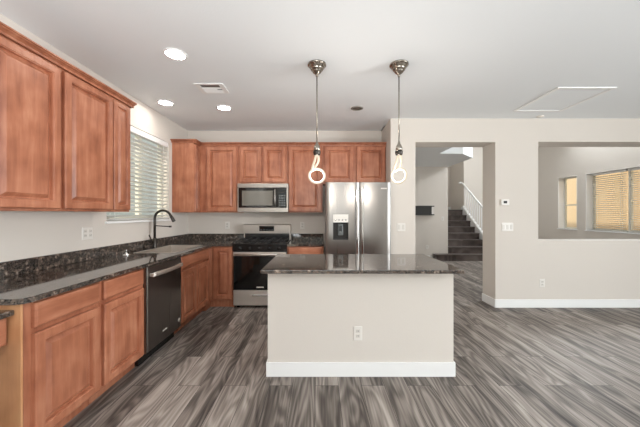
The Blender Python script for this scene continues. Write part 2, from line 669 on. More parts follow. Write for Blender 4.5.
# ------------------------------------------------------------------ windows and blinds
def window_x(name, xin, y0, y1, z0, z1, sgn, mull=(), rail=None, depth=0.10, liner=False):
    """vinyl window set in a wall in the YZ plane; sgn = +1 if outside is +X"""
    xa, xb = xin + sgn * depth, xin + sgn * (depth + 0.045)
    f = MB()
    fw = 0.04
    f.box(xa, xb, y0, y1, z0, z0 + fw).box(xa, xb, y0, y1, z1 - fw, z1)
    f.box(xa, xb, y0, y0 + fw, z0 + fw, z1 - fw).box(xa, xb, y1 - fw, y1, z0 + fw, z1 - fw)
    for q in mull:
        f.box(xa, xb, q - 0.03, q + 0.03, z0 + fw, z1 - fw)
    if rail:
        f.box(xa, xb, y0 + fw, y1 - fw, rail - 0.018, rail + 0.018)
    o = struct(name, f, 'vinyl')
    if liner:
        q = MB()
        e = 0.008
        xi = xin - 0.002
        q.box(xi, xa, y0, y0 + e, z0, z1).box(xi, xa, y1 - e, y1, z0, z1).box(xi, xa, y0 + e, y1 - e, z1 - e, z1)
        o['_o'] = list(o.location)
        q.build('jamb_liner', 'trim', o)
    o['_o'] = list(o.location)
    xm = (xa + xb) / 2
    ys = [y0] + list(mull) + [y1]
    for a, b in zip(ys, ys[1:]):
        g = MB().box(xm - 0.003, xm + 0.003, a + 0.03, b - 0.03, z0 + 0.035, z1 - 0.035).build('pane', 'glass', o)
    return o


def blind(label, x, y0, y1, z0, z1, pitch, tilt, sgn, valance=0.07, group=None, depth=0.048):
    t = thing('window_blind', label, 'blind', (x, (y0 + y1) / 2, z0), group)
    MB().box(x - 0.03, x + 0.03, y0, y1, z1 - valance, z1, 0.005).build('valance', 'trim', t)
    s = MB()
    n = int((z1 - valance - z0 - 0.03) / pitch)
    dx, dz = depth / 2 * math.cos(tilt), depth / 2 * math.sin(tilt) * sgn
    for k in range(n):
        zc = z0 + 0.045 + k * pitch
        th = 0.0028
        s.prism([(x - dx, zc - dz), (x + dx, zc + dz), (x + dx, zc + dz + th), (x - dx, zc - dz + th)], y0 + 0.005, y1 - 0.005, 'Y')
    s.build('slats', 'blind', t)
    MB().box(x - 0.025, x + 0.025, y0 + 0.003, y1 - 0.003, z0, z0 + 0.02, 0.004).build('bottom_rail', 'blind', t)
    m = max(2, round((y1 - y0) / 0.5))
    for k in range(m):
        yc = y0 + 0.12 + (y1 - y0 - 0.24) * k / (m - 1)
        for e in (-1, 1):
            MB().box(x + e * (depth / 2 + 0.001) - 0.001, x + e * (depth / 2 + 0.001) + 0.001, yc - 0.004, yc + 0.004, z0 + 0.01, z1 - valance).build('ladder_cord', 'blind', t)
    return t


window_x('window_1', XL, *WIN_K, -1, mull=(3.60,))
struct('trim_1', MB().box(XL - 0.10, XL + 0.02, WIN_K[0] - 0.02, WIN_K[1] + 0.02, WIN_K[2] - 0.025, WIN_K[2], 0.004), 'trim')
kb = blind('white slatted blind in the kitchen window above the faucet', XL - 0.035, WIN_K[0] + 0.01, WIN_K[1] - 0.01, WIN_K[2] + 0.005, WIN_K[3] - 0.002, 0.0505, math.radians(24), 1)
wd = MB().tube([(XL + 0.0, 2.98, 2.30), (XL + 0.0, 2.98, 1.62)], 0.005, 8)
wd.build('tilt_wand', 'white', kb)
window_x('window_2', XR, *W1, 1, rail=1.60, depth=0.19, liner=True)
window_x('window_3', XR, *W2, 1, mull=(6.775,), depth=0.19, liner=True)
struct('trim_2', MB().box(XR - 0.02, XR + 0.10, W1[0] - 0.02, W1[1] + 0.02, W1[2] - 0.025, W1[2], 0.004), 'trim')
struct('trim_3', MB().box(XR - 0.02, XR + 0.10, W2[0] - 0.02, W2[1] + 0.02, W2[2] - 0.025, W2[2], 0.004), 'trim')
blind('white slatted blind in the far half of the wide living room window', XR + 0.15, 6.80, 7.67, W2[2] + 0.005, W2[3] - 0.01, 0.05, math.radians(14), -1, 0.05, 'living room blinds')
blind('white slatted blind in the near half of the wide living room window', XR + 0.15, 5.88, 6.75, W2[2] + 0.005, W2[3] - 0.01, 0.05, math.radians(14), -1, 0.05, 'living room blinds')

# ------------------------------------------------------------------ kitchen cabinets
DOOR = [(0.0, 0.0), (0.0, 0.022), (0.006, 0.028), (0.050, 0.028), (0.053, 0.023), (0.057, 0.023), (0.061, 0.006), (0.070, 0.006), (0.094, 0.024), (0.098, 0.024)]
SLAB = [(0.0, 0.0), (0.0, 0.019), (0.006, 0.026), (0.014, 0.028)]
XF = -1.555     # face frame plane of the left base run
YF = 4.085      # face frame plane of the back base run
XU = -1.855     # face of left uppers
YU = 4.365      # face of back uppers


def front_x(par, name, x, y0, y1, z0, z1, prof=DOOR, m='wood'):
    return MB().rings((x, y0, z0), (0, 1, 0), (0, 0, 1), (1, 0, 0), y1 - y0, z1 - z0, prof).build(name, m, par)


def front_y(par, name, y, x0, x1, z0, z1, prof=DOOR, m='wood'):
    return MB().rings((x0, y, z0), (1, 0, 0), (0, 0, 1), (0, -1, 0), x1 - x0, z1 - z0, prof).build(name, m, par)


ZT = 0.879   # top of base carcasses
G = 0.002


def base_left(y0, y1, label):
    t = thing('base_cabinet', label, 'cabinet', (XL + 0.3, (y0 + y1) / 2, 0), 'base cabinets')
    MB().box(XL + 0.003, XF, y0 + G, y1 - G, 0.10, ZT, 0.002).build('carcass', 'wood', t)
    MB().box(XL + 0.003, XF - 0.075, y0 + G, y1 - G, 0.0, 0.10).build('toe_kick', 'wood', t)
    return t


# A: nearest unit, B beside the dishwasher
tA = base_left(1.487, 2.00, 'stained maple base cabinet at the near end of the counter, next to the low desk')
front_x(tA, 'drawer', XF, 1.528, 1.975, 0.735, 0.868, SLAB, 'wood_h')
front_x(tA, 'door', XF, 1.528, 1.975, 0.125, 0.703)
MB().box(XL + 0.003, XF + 0.001, 1.475, 1.4865, 0.0, ZT, 0.002).build('end_panel', 'wood_pale', tA)
tB = base_left(2.00, 2.498, 'stained maple base cabinet with drawer on the near side of the dishwasher')
front_x(tB, 'drawer', XF, 2.020, 2.468, 0.735, 0.868, SLAB, 'wood_h')
front_x(tB, 'door', XF, 2.020, 2.468, 0.125, 0.703)
# sink base is an open box so that the bowl can hang in it
tS = thing('sink_cabinet', 'stained maple sink cabinet with two doors beyond the dishwasher', 'cabinet', (XL + 0.3, 3.53, 0), 'base cabinets')
y0, y1 = 3.128, 3.935
MB().box(XL + 0.003, XF, y0, y0 + 0.018, 0.10, ZT).box(XL + 0.003, XF, y1 - 0.018, y1, 0.10, ZT).box(XL + 0.003, XF, y0, y1, 0.10, 0.118).box(XF - 0.018, XF, y0, y1, 0.10, ZT).build('carcass', 'wood', tS)
MB().box(XL + 0.003, XF - 0.075, y0, y1, 0, 0.10).build('toe_kick', 'wood', tS)
front_x(tS, 'false_front', XF, 3.145, 3.915, 0.735, 0.868, SLAB, 'wood_h')
front_x(tS, 'door', XF, 3.145, 3.520, 0.125, 0.703)
front_x(tS, 'door', XF, 3.540, 3.915, 0.125, 0.703)
# corner unit with folding pair of doors
tC = thing('corner_cabinet', 'stained maple corner base cabinet with folding doors, between sink cabinet and range', 'cabinet', (XL + 0.3, 4.35, 0), 'base cabinets')
L1 = [(XL + 0.003, 3.938), (XF, 3.938), (XF, YF), (-1.240, YF), (-1.240, YK - 0.003), (XL + 0.003, YK - 0.003)]
MB().prism(L1, 0.10, ZT).build('carcass', 'wood', tC)
L2 = [(XL + 0.003, 3.938), (XF - 0.03, 3.938), (XF - 0.03, YF + 0.03), (-1.240, YF + 0.03), (-1.240, YK - 0.003), (XL + 0.003, YK - 0.003)]
MB().prism(L2, 0.0, 0.10).build('toe_kick', 'wood', tC)
front_x(tC, 'door', XF, 3.95, YF - 0.022, 0.125, 0.868, [(0, 0), (0, .014), (.005, .02), (.030, .02), (.034, .006), (.041, .006), (.052, .019), (.056, .019)])
front_y(tC, 'door', YF, XF + 0.028, -1.252, 0.125, 0.868)
# drawer unit right of the range
tD = thing('base_cabinet', 'stained maple base cabinet between the range and the refrigerator', 'cabinet', (-0.2, 4.4, 0), 'base cabinets')
MB().box(-0.470, 0.052, YF, YK - 0.003, 0.10, ZT, 0.002).build('carcass', 'wood', tD)
MB().box(-0.470, 0.052, YF + 0.075, YK - 0.003, 0.0, 0.10).build('toe_kick', 'wood', tD)
front_y(tD, 'drawer', YF, -0.450, 0.020, 0.735, 0.868, SLAB, 'wood_h')
front_y(tD, 'door', YF, -0.450, -0.225, 0.125, 0.703)
front_y(tD, 'door', YF, -0.205, 0.020, 0.125, 0.703)

# low desk at the near end
tK = thing('desk_counter', 'low built-in desk counter of dark granite over a wooden drawer, at the picture edge', 'desk', (-1.9, 1.0, 0))
MB().prism([(XL + 0.003, 0.45), (-1.582, 0.45), (-1.582, 1.473), (XL + 0.003, 1.473)], 0.822, 0.852, bev=0.006).build('slab', 'granite', tK)
MB().box(XL + 0.003, -1.637, 0.50, 1.473, 0.70, 0.8215).build('carcass', 'wood', tK)
front_x(tK, 'drawer', -1.637, 0.53, 1.465, 0.672, 0.815, SLAB, 'wood_h')
MB().box(XL + 0.003, -1.62, 0.45, 0.495, 0.0, 0.8215, 0.002).build('side_panel', 'wood_pale', tK)

# ------------------------------------------------------------------ worktops
CT0, CT1 = 0.881, 0.912
tW = thing('worktop', 'dark brown granite worktop running along the window wall into the corner', 'worktop', (-1.85, 3.0, CT0))
sx0, sx1, sy0, sy1 = -2.045, -1.635, 3.16, 3.90
XE = -1.520
arc = [(XE - 0.06 + 0.06 * math.cos(a), 1.45 + 0.06 - 0.06 * math.sin(a)) for a in [PI / 2 * k / 6 for k in range(6, -1, -1)]]
cw = MB()
cw.prism([(XL + 0.003, 1.45)] + arc + [(XE, sy0), (XL + 0.003, sy0)], CT0, CT1)
cw.box(XL + 0.003, sx0, sy0, sy1, CT0, CT1).box(sx1, XE, sy0, sy1, CT0, CT1)
cw.prism([(XL + 0.003, sy1), (XE, sy1), (XE, YF - 0.035), (-1.240, YF - 0.035), (-1.240, YK - 0.003), (XL + 0.003, YK - 0.003)], CT0, CT1)
cw.build('slab', 'granite', tW)
MB().box(XL + 0.001, XL + 0.021, 1.45, YK - 0.003, CT1 + 0.0005, 1.018, 0.002).box(XL + 0.0215, -1.240, YK - 0.022, YK - 0.002, CT1 + 0.0005, 1.018, 0.002).build('backsplash', 'granite', tW)
tW2 = thing('worktop', 'short dark granite worktop between the range and the refrigerator', 'worktop', (-0.2, 4.4, CT0))
MB().box(-0.470, 0.056, YF - 0.035, YK - 0.003, CT0, CT1).build('slab', 'granite', tW2)
MB().box(-0.470, 0.056, YK - 0.022, YK - 0.002, CT1 + 0.0005, 1.018, 0.002).build('backsplash', 'granite', tW2)

# sink
tk = thing('kitchen_sink', 'stainless steel sink set in the worktop below the window', 'sink', (-1.84, 3.53, 0.70))
b = MB()
zb = 0.70
o = 0.012
# rim
b.box(sx0 - 0.02, sx1 + 0.02, sy0 - 0.02, sy0 + o, CT1 + 0.0006, CT1 + 0.004).box(sx0 - 0.02, sx1 + 0.02, sy1 - o, sy1 + 0.02, CT1 + 0.0006, CT1 + 0.004)
b.box(sx0 - 0.02, sx0 + o, sy0 + o, sy1 - o, CT1 + 0.0006, CT1 + 0.004).box(sx1 - o, sx1 + 0.02, sy0 + o, sy1 - o, CT1 + 0.0006, CT1 + 0.004)
b.build('rim', 'steel_range', tk)
b = MB()
q = 0.003
b.box(sx0 + q, sx0 + o, sy0 + q, sy1 - q, zb, CT1).box(sx1 - o, sx1 - q, sy0 + q, sy1 - q, zb, CT1)
b.box(sx0 + o, sx1 - o, sy0 + q, sy0 + o, zb, CT1).box(sx0 + o, sx1 - o, sy1 - o, sy1 - q, zb, CT1)
b.box(sx0 + o, sx1 - o, sy0 + o, sy1 - o, zb, zb + 0.006)
b.build('bowl', 'steel_range', tk)
MB().lathe([(0.045, 0.0), (0.045, 0.004), (0.035, 0.004), (0.03, 0.001), (0, 0.001)], (-1.84, 3.53, zb + 0.006)).build('drain', 'chrome', tk)

# faucet
fx, fy = -2.095, 3.60
tf = thing('faucet', 'dark gunmetal gooseneck faucet behind the sink', 'faucet', (fx, fy, CT1))
MB().lathe([(0.029, 0.0006), (0.029, 0.006), (0.026, 0.012), (0.024, 0.02), (0.024, 0.115), (0.020, 0.122), (0.0165, 0.13)], (fx, fy, CT1)).build('body', 'gunmetal', tf)
path = [(fx, fy, CT1 + 0.12), (fx, fy, 1.26)]
Rg = 0.104
for k in range(0, 15):
    a = PI - k * (PI * 0.86) / 14
    path.append((fx + Rg + Rg * math.cos(a), fy, 1.285 + Rg * math.sin(a)))
MB().tube(path, 0.0150, 12).build('gooseneck', 'gunmetal', tf)
e = Vector(path[-1])
d = (Vector(path[-1]) - Vector(path[-2])).normalized()
MB().tube([e, e + d * 0.03, e + d * 0.09, e + d * 0.095], [0.016, 0.019, 0.022, 0.017], 14).build('spray_head', 'gunmetal', tf)
MB().tube([(fx, fy, 1.195), (fx + 0.19, fy, 1.185)], 0.0065, 8).lathe([(0.014, -0.011), (0.016, -0.011), (0.016, 0.011), (0.014, 0.011)], (fx + 0.197, fy, 1.185), 16).build('spray_holder', 'gunmetal', tf)
MB().tube([(fx, fy - 0.018, 0.985), (fx, fy - 0.045, 0.99)], 0.014, 12).tube([(fx, fy - 0.04, 0.992), (fx - 0.004, fy - 0.075, 1.035), (fx - 0.008, fy - 0.105, 1.085)], [0.009, 0.0075, 0.008], 10).build('lever', 'gunmetal', tf)

ts = MB().lathe([(0.040, 0.0006), (0.042, 0.004), (0.036, 0.012), (0.020, 0.016), (0.010, 0.020), (0.007, 0.045), (0.011, 0.052), (0.011, 0.058), (0, 0.061)], (-2.02, 2.96, CT1))
tag(ts.build('sink_stopper', 'chrome'), 'small chrome sink stopper standing on the worktop', 'sink stopper')

# ------------------------------------------------------------------ dishwasher
y0, y1 = 2.502, 3.124
td = thing('dishwasher', 'black stainless dishwasher under the worktop', 'dishwasher', (XL + 0.35, 2.81, 0))
MB().box(XL + 0.05, XF - 0.005, y0 + 0.004, y1 - 0.004, 0.10, 0.874).build('tub', 'applgrey', td)
MB().box(XF - 0.005, XF + 0.030, y0 + 0.012, y1 - 0.004, 0.115, 0.872, 0.006).build('door', 'steel_dark', td)
MB().box(XF - 0.09, XF - 0.05, y0 + 0.004, y1 - 0.004, 0.0, 0.10).build('toe_kick', 'black', td)
MB().box(XF - 0.005, XF + 0.022, y0 + 0.001, y0 + 0.011, 0.11, 0.872).build('edge_strip', 'steel', td)
hp = []
for k in range(13):
    s_ = k / 12
    hp.append((XF + 0.058 + 0.018 * math.sin(PI * s_), y0 + 0.045 + (y1 - y0 - 0.085) * s_, 0.798))
h = MB()
for off in (-0.010, 0.0, 0.010):
    h.tube([(p[0], p[1], p[2] + off) for p in hp], 0.010, 10)
for yy in (hp[0][1] + 0.006, hp[-1][1] - 0.006):
    h.box(XF + 0.030, XF + 0.062, yy - 0.012, yy + 0.012, 0.784, 0.812, 0.003)
h.build('handle', 'steel_range', td)
MB().box(XF + 0.0302, XF + 0.0318, 2.755, 2.825, 0.205, 0.217).build('badge', 'offwhite', td)
MB().lathe([(0.022, 0.0), (0.022, 0.0016), (0.0, 0.0016)], (XF + 0.0302, 3.075, 0.20), 20, 'X').build('round_sticker', 'offwhite', td)

# ------------------------------------------------------------------ range
x0, x1 = -1.234, -0.476
tr = thing('gas_range', 'stainless gas range with black oven door against the back wall', 'range', (-0.855, 4.35, 0))
MB().box(x0, x1, YF - 0.02, YK - 0.03, 0.03, 0.905).build('body', 'applgrey', tr)
for xx in (x0 + 0.05, x1 - 0.05):
    for yy in (4.12, 4.6):
        MB().lathe([(0.018, 0), (0.018, 0.03)], (xx, yy, 0), 12).build('foot', 'black', tr)
MB().box(x0, x1, YF - 0.065, YK - 0.03, 0.906, 0.926, 0.004).build('cooktop', 'black', tr)
g = MB()
for k in range(3):
    ga, gb = x0 + 0.025 + k * 0.2385, x0 + 0.025 + k * 0.2385 + 0.230
    for yy in (4.07, 4.29, 4.36, 4.58):
        g.box(ga, gb, yy - 0.006, yy + 0.006, 0.948, 0.962)
    for xx in (ga + 0.006, (ga + gb) / 2, gb - 0.006):
        g.box(xx - 0.006, xx + 0.006, 4.065, 4.585, 0.948, 0.962)
    for xx in (ga + 0.008, gb - 0.008):
        for yy in (4.075, 4.575):
            g.box(xx - 0.008, xx + 0.008, yy - 0.008, yy + 0.008, 0.926, 0.950)
    g.build('grate', 'iron', tr)
    g = MB()
for (bx_, by_) in ((-1.09, 4.18), (-1.09, 4.47), (-0.855, 4.325), (-0.62, 4.18), (-0.62, 4.47)):
    MB().lathe([(0.045, 0), (0.045, 0.010), (0.034, 0.011), (0.034, 0.017), (0, 0.018)], (bx_, by_, 0.926), 20).build('burner', 'iron', tr)
MB().prism([(YF - 0.020, 0.808), (YF - 0.055, 0.812), (YF - 0.065, 0.905), (YF - 0.020, 0.905)], x0, x1, 'X').build('control_panel', 'black', tr)
for k in range(5):
    cx = x0 + 0.10 + k * 0.1395
    kn = MB().lathe([(0.030, 0.0), (0.030, 0.006), (0.024, 0.008), (0.022, 0.030), (0.018, 0.034), (0, 0.034)], (cx, YF - 0.058, 0.858), 20, 'Y')
    kn.build('knob', 'black', tr)
MB().box(x0 + 0.003, x1 - 0.003, YF - 0.058, YF - 0.021, 0.266, 0.802, 0.005).build('oven_door', 'blackglass', tr)
od = tr.children[-1]
MB().box(x0 + 0.003, x1 - 0.003, YF - 0.062, YF - 0.0585, 0.748, 0.802, 0.001).build('top_strip', 'steel_range', od)
MB().box(x0 + 0.13, x1 - 0.13, YF - 0.0595, YF - 0.0583, 0.36, 0.66).build('window', 'blackglass', od)
hd = MB().tube([(x0 + 0.03, YF - 0.105, 0.775), (x1 - 0.03, YF - 0.105, 0.775)], 0.014, 12)
for xx in (x0 + 0.06, x1 - 0.06):
    hd.box(xx - 0.012, xx + 0.012, YF - 0.100, YF - 0.062, 0.764, 0.786, 0.002)
hd.build('handle', 'steel_range', od)
MB().box(-0.90, -0.80, YF - 0.0593, YF - 0.0583, 0.296, 0.312).build('badge', 'offwhite', od)
MB().box(x0 + 0.003, x1 - 0.003, YF - 0.055, YF - 0.021, 0.045, 0.258, 0.005).build('drawer', 'steel_range', tr)
dr = tr.children[-1]
MB().box(-0.97, -0.60, YF - 0.064, YF - 0.0555, 0.180, 0.200, 0.003).build('handle', 'chrome', dr)
bgd = MB().prism([(4.570, 1.03), (4.555, 1.165), (4.565, 1.176), (4.655, 1.176), (4.655, 0.927), (4.600, 0.927), (4.600, 1.03)], x0, x1, 'X')
bgd.build('backguard', 'steel_range', tr)
MB().box(x0 + 0.02, x1 - 0.02, 4.588, 4.5995, 0.930, 1.028).build('vent_strip', 'black', tr)
MB().prism([(4.5668, 1.068), (4.5575, 1.150), (4.5545, 1.150), (4.5635, 1.068)], -0.975, -0.738, 'X').build('display', 'display', tr)
ds = tr.children[-1]
bt = MB()
for k in range(5):
    bt.box(-0.955 + k * 0.044, -0.930 + k * 0.044, 4.5575, 4.5635, 1.082, 1.094)
bt.build('buttons', 'greyplastic', ds)

# ------------------------------------------------------------------ microwave
x0, x1 = -1.246, -0.482
my = 4.29
tm = thing('microwave', 'stainless over-the-range microwave with black glass door', 'microwave', (-0.864, 4.5, 1.366))
MB().box(x0, x1, my + 0.02, YK - 0.005, 1.372, 1.803).build('case', 'applgrey', tm)
MB().box(x0, x1, my - 0.004, my + 0.019, 1.741, 1.803, 0.003).build('top_vent', 'steel_h', tm)
MB().box(x0, x1, my - 0.004, my + 0.019, 1.372, 1.438, 0.003).build('bottom_trim', 'steel_h', tm)
MB().box(x0, x0 + 0.016, my - 0.004, my + 0.019, 1.4385, 1.7405).build('side_trim', 'steel_h', tm)
MB().box(x1 - 0.022, x1, my - 0.004, my + 0.019, 1.4385, 1.7405).build('side_trim', 'steel_h', tm)
MB().box(x0 + 0.017, -0.640, my - 0.008, my + 0.019, 1.439, 1.740, 0.004).build('door', 'blackglass', tm)
dm = tm.children[-1]
MB().box(x0 + 0.070, -0.715, my - 0.0095, my - 0.0075, 1.470, 1.694).build('window', 'greyglass', dm)
hh = [(-0.676, my - 0.022 - 0.020 * math.sin(PI * k / 10), 1.455 + 0.262 * k / 10) for k in range(11)]
hm = MB().tube(hh, [0.010 + 0.006 * math.sin(PI * k / 10) for k in range(11)], 12)
for zz in (1.462, 1.710):
    hm.box(-0.684, -0.668, my - 0.025, my - 0.0085, zz - 0.008, zz + 0.008)
hm.build('handle', 'steel', dm)
MB().box(-0.638, x1 - 0.023, my - 0.008, my + 0.019, 1.439, 1.740, 0.004).build('control_panel', 'blackglass', tm)
cp = tm.children[-1]
MB().box(-0.622, x1 - 0.036, my - 0.0095, my - 0.0075, 1.655, 1.715).build('display', 'display', cp)
bt = MB()
for r_ in range(5):
    for c_ in range(3):
        bt.box(-0.622 + c_ * 0.036, -0.594 + c_ * 0.036, my - 0.0095, my - 0.0075, 1.462 + r_ * 0.036, 1.488 + r_ * 0.036)
bt.build('buttons', 'greyplastic', cp)

# ------------------------------------------------------------------ refrigerator
x0, x1, xs = 0.075, 0.985, 0.549
fyf = 3.94
fr = thing('refrigerator', 'stainless side-by-side refrigerator with ice and water dispenser', 'refrigerator', (0.53, 4.3, 0))
MB().box(x0 + 0.005, x1 - 0.005, fyf + 0.072, YK - 0.03, 0.02, 1.765, 0.004).build('case', 'applgrey', fr)
MB().box(x0 + 0.02, x1 - 0.02, fyf + 0.06, fyf + 0.10, 0.005, 0.085).build('base_grille', 'black', fr)
dx0, dx1, dz0, dz1 = 0.182, 0.394, 0.985, 1.340


def curved_door(name, xa, xb, hole=None, bulge=0.010):
    """fridge door, front slightly bowed across its width, optional rectangular hole"""
    n = 14
    xs_ = sorted(set([xa + (xb - xa) * k / n for k in range(n + 1)] + ([hole[0], hole[1]] if hole else [])))
    zs_ = [0.095] + ([hole[2], hole[3]] if hole else []) + [1.784]
    yb_ = fyf + 0.068

    def fy_(x):
        s_ = (x - xa) / (xb - xa)
        ed = min(s_, 1 - s_) * (xb - xa)
        rnd = 0.014 * (1 - min(1, ed / 0.014)) ** 2
        return fyf + bulge * (2 * s_ - 1) ** 2 + rnd
    m = MB()
    vf = {}
    for i, x in enumerate(xs_):
        for j, z in enumerate(zs_):
            vf[i, j] = (m.bm.verts.new((x, fy_(x), z)), m.bm.verts.new((x, yb_, z)))
    ni, nj = len(xs_), len(zs_)

    def solid(i, j):
        if not (0 <= i < ni - 1 and 0 <= j < nj - 1):
            return False
        if hole and xs_[i] >= hole[0] - 1e-6 and xs_[i + 1] <= hole[1] + 1e-6 and j == 1:
            return False
        return True
    for i in range(ni - 1):
        for j in range(nj - 1):
            if not solid(i, j):
                continue
            A, B, C, D = vf[i, j], vf[i + 1, j], vf[i + 1, j + 1], vf[i, j + 1]
            f_ = m.bm.faces.new([A[0], B[0], C[0], D[0]])
            f_.smooth = True
            m.bm.faces.new([D[1], C[1], B[1], A[1]])
            for (di, dj, P, Q) in ((0, -1, A, B), (1, 0, B, C), (0, 1, C, D), (-1, 0, D, A)):
                if not solid(i + di, j + dj):
                    m.bm.faces.new([P[0], P[1], Q[1], Q[0]])
    ob = m.build(name, 'steel', fr)
    md = ob.modifiers.new('edges', 'EDGE_SPLIT')
    md.split_angle = math.radians(35)
    return ob


dl = curved_door('door', x0, xs - 0.003, (dx0, dx1, dz0, dz1))
dr_ = curved_door('door', xs + 0.003, x1)
dp = MB()
dp.box(dx0 + 0.001, dx1 - 0.001, fyf + 0.062, fyf + 0.067, dz0 + 0.001, 1.225)
dp.box(dx0 + 0.001, dx0 + 0.006, fyf + 0.004, fyf + 0.062, dz0 + 0.001, 1.225).box(dx1 - 0.006, dx1 - 0.001, fyf + 0.004, fyf + 0.062, dz0 + 0.001, 1.225)
dp.box(dx0 + 0.006, dx1 - 0.006, fyf + 0.004, fyf + 0.062, dz0 + 0.001, dz0 + 0.012)
dp.build('dispenser_recess', 'slot', dl)
MB().box(dx0 + 0.001, dx1 - 0.001, fyf + 0.001, fyf + 0.066, 1.2255, dz1 - 0.001, 0.002).build('dispenser_panel', 'white', dl)
for k in range(4):
    MB().lathe([(0.010, 0), (0.010, 0.003), (0, 0.003)], (dx0 + 0.035 + 0.047 * k, fyf + 0.001, 1.262), 12, 'Y').build('dispenser_button', 'chrome', dl)
MB().box(dx0 + 0.070, dx1 - 0.070, fyf + 0.030, fyf + 0.048, 1.045, 1.205, 0.008).build('dispenser_paddle', 'greyplastic', dl)
MB().box(dx0 + 0.085, dx1 - 0.085, fyf + 0.024, fyf + 0.0295, 1.10, 1.18, 0.002).build('paddle_insert', 'black', dl)
for par, hx in ((dl, xs - 0.036), (dr_, xs + 0.036)):
    hb = MB().box(hx - 0.013, hx + 0.013, fyf - 0.055, fyf - 0.035, 0.42, 1.70, 0.008, 3)
    for zz in (0.47, 1.65):
        hb.box(hx - 0.009, hx + 0.009, fyf - 0.036, fyf + 0.008, zz - 0.016, zz + 0.016)
    hb.build('handle', 'chrome', par)
MB().box(0.845, 0.93, fyf - 0.001, fyf + 0.006, 1.690, 1.706).build('badge', 'offwhite', dr_)

# ------------------------------------------------------------------ upper cabinets
ZU0, ZU1 = 1.366, 2.405
DZ0, DZ1 = 1.384, 2.372


def upper_left(y0, y1, label):
    t = thing('wall_cabinet', label, 'cabinet', (XL + 0.16, (y0 + y1) / 2, ZU0), 'wall cabinets')
    MB().box(XL + 0.001, XU, y0 + 0.001, y1 - 0.001, ZU0, ZU1, 0.002).build('carcass', 'wood', t)
    return t


t = upper_left(1.535, 2.525, 'two-door wall cabinet nearest the camera on the window wall')
front_x(t, 'door', XU, 1.565, 2.005, DZ0, DZ1)
front_x(t, 'door', XU, 2.040, 2.512, DZ0, DZ1)
t = upper_left(2.525, 2.765, 'narrow wall cabinet between the two-door cabinet and the kitchen window')
front_x(t, 'door', XU, 2.535, 2.755, DZ0, DZ1, [(0, 0), (0, .014), (.006, .02), (.045, .022), (.052, .007), (.059, .007), (.078, .020), (.082, .020)])
# corner
t = thing('wall_cabinet', 'corner wall cabinet with its plain side panel beside the kitchen window', 'cabinet', (XL + 0.16, 4.4, ZU0), 'wall cabinets')
MB().box(XL + 0.001, XU, 4.18, YK - 0.002, ZU0, ZU1, 0.002).build('carcass', 'wood', t)
front_x(t, 'door', XU, 4.195, 4.335, DZ0, DZ1, [(0, 0), (0, .014), (.006, .02), (.035, .022), (.039, .007), (.045, .007), (.056, .020), (.06, .020)])


def upper_back(x0, x1, z0, label):
    t = thing('wall_cabinet', label, 'cabinet', ((x0 + x1) / 2, 4.53, z0), 'wall cabinets')
    MB().box(x0 + 0.001, x1 - 0.001, YU, YK - 0.002, z0, ZU1, 0.002).build('carcass', 'wood', t)
    return t


t = upper_back(XU + 0.001, -1.255, ZU0, 'single-door wall cabinet on the back wall between the corner and the microwave')
front_y(t, 'door', YU, -1.735, -1.275, DZ0, DZ1)
t = upper_back(-1.255, -0.500, 1.808, 'short two-door wall cabinet directly above the microwave')
front_y(t, 'door', YU, -1.229, -0.895, 1.828, DZ1)
front_y(t, 'door', YU, -0.865, -0.525, 1.828, DZ1)
t = upper_back(-0.500, 0.040, ZU0, 'tall single-door wall cabinet between the microwave and the refrigerator')
front_y(t, 'door', YU, -0.479, 0.017, DZ0, DZ1)
t = upper_back(0.040, 1.012, 1.808, 'short two-door wall cabinet above the refrigerator')
front_y(t, 'door', YU, 0.072, 0.505, 1.828, DZ1)
front_y(t, 'door', YU, 0.560, 0.995, 1.828, DZ1)

# crown mouldings, profile (out, up)
CP = [(0.0, 0.0), (0.013, 0.0), (0.015, 0.009), (0.009, 0.012), (0.009, 0.016), (0.020, 0.025), (0.034, 0.030), (0.034, 0.034), (0.045, 0.037), (0.045, 0.046), (0.0, 0.046)]
zc = 2.388


def crown_x(mb, x, y0, y1):
    mb.prism([(x + 0.0285 + a, zc + b_) for a, b_ in CP], y0, y1, 'Y')


def crown_y(mb, y, x0, x1):
    mb.prism([(y - 0.0285 - a, zc + b_) for a, b_ in CP], x0, x1, 'X')


c = MB()
crown_x(c, XU - 0.02, 1.535, 2.80)
crown_y(c, 2.765 + 0.0285 + 0.035, XL + 0.002, XU)
tag(c.build('crown_moulding', 'wood'), 'stained crown moulding along the cabinets on the window wall', 'moulding', 'crown mouldings')
c = MB()
crown_x(c, XU - 0.02, 4.14, 4.365)
crown_y(c, 4.18 + 0.02, XL + 0.002, XU + 0.042)
crown_y(c, YU + 0.02, XU, 1.012)
tag(c.build('crown_moulding', 'wood'), 'stained crown moulding along the cabinets on the back wall', 'moulding', 'crown mouldings')

# ------------------------------------------------------------------ island
ti = thing('kitchen_island', 'kitchen island clad in painted drywall with white baseboard', 'island', (0.34, 2.72, 0))
MB().box(-0.434, 1.108, 2.358, 2.98, 0, 0.878).build('body', 'wall', ti)
MB().box(-0.446, 1.120, 2.345, 2.3575, 0, BB, 0.003).box(-0.446, -0.4345, 2.3575, 2.98, 0, BB, 0.003).box(1.1085, 1.120, 2.3575, 2.98, 0, BB, 0.003).build('baseboard', 'trim', ti)
MB().box(-0.43, 1.104, 2.981, 3.0, 0.10, 0.878).build('face_frame', 'wood', ti)
for a, b_ in ((-0.41, 0.07), (0.09, 0.58), (0.60, 1.09)):
    MB().rings((b_, 3.0, 0.125), (-1, 0, 0), (0, 0, 1), (0, 1, 0), b_ - a, 0.73, DOOR).build('door', 'wood', ti)
tt = thing('island_worktop', 'polished dark granite worktop on the kitchen island', 'worktop', (0.33, 2.66, 0.879))
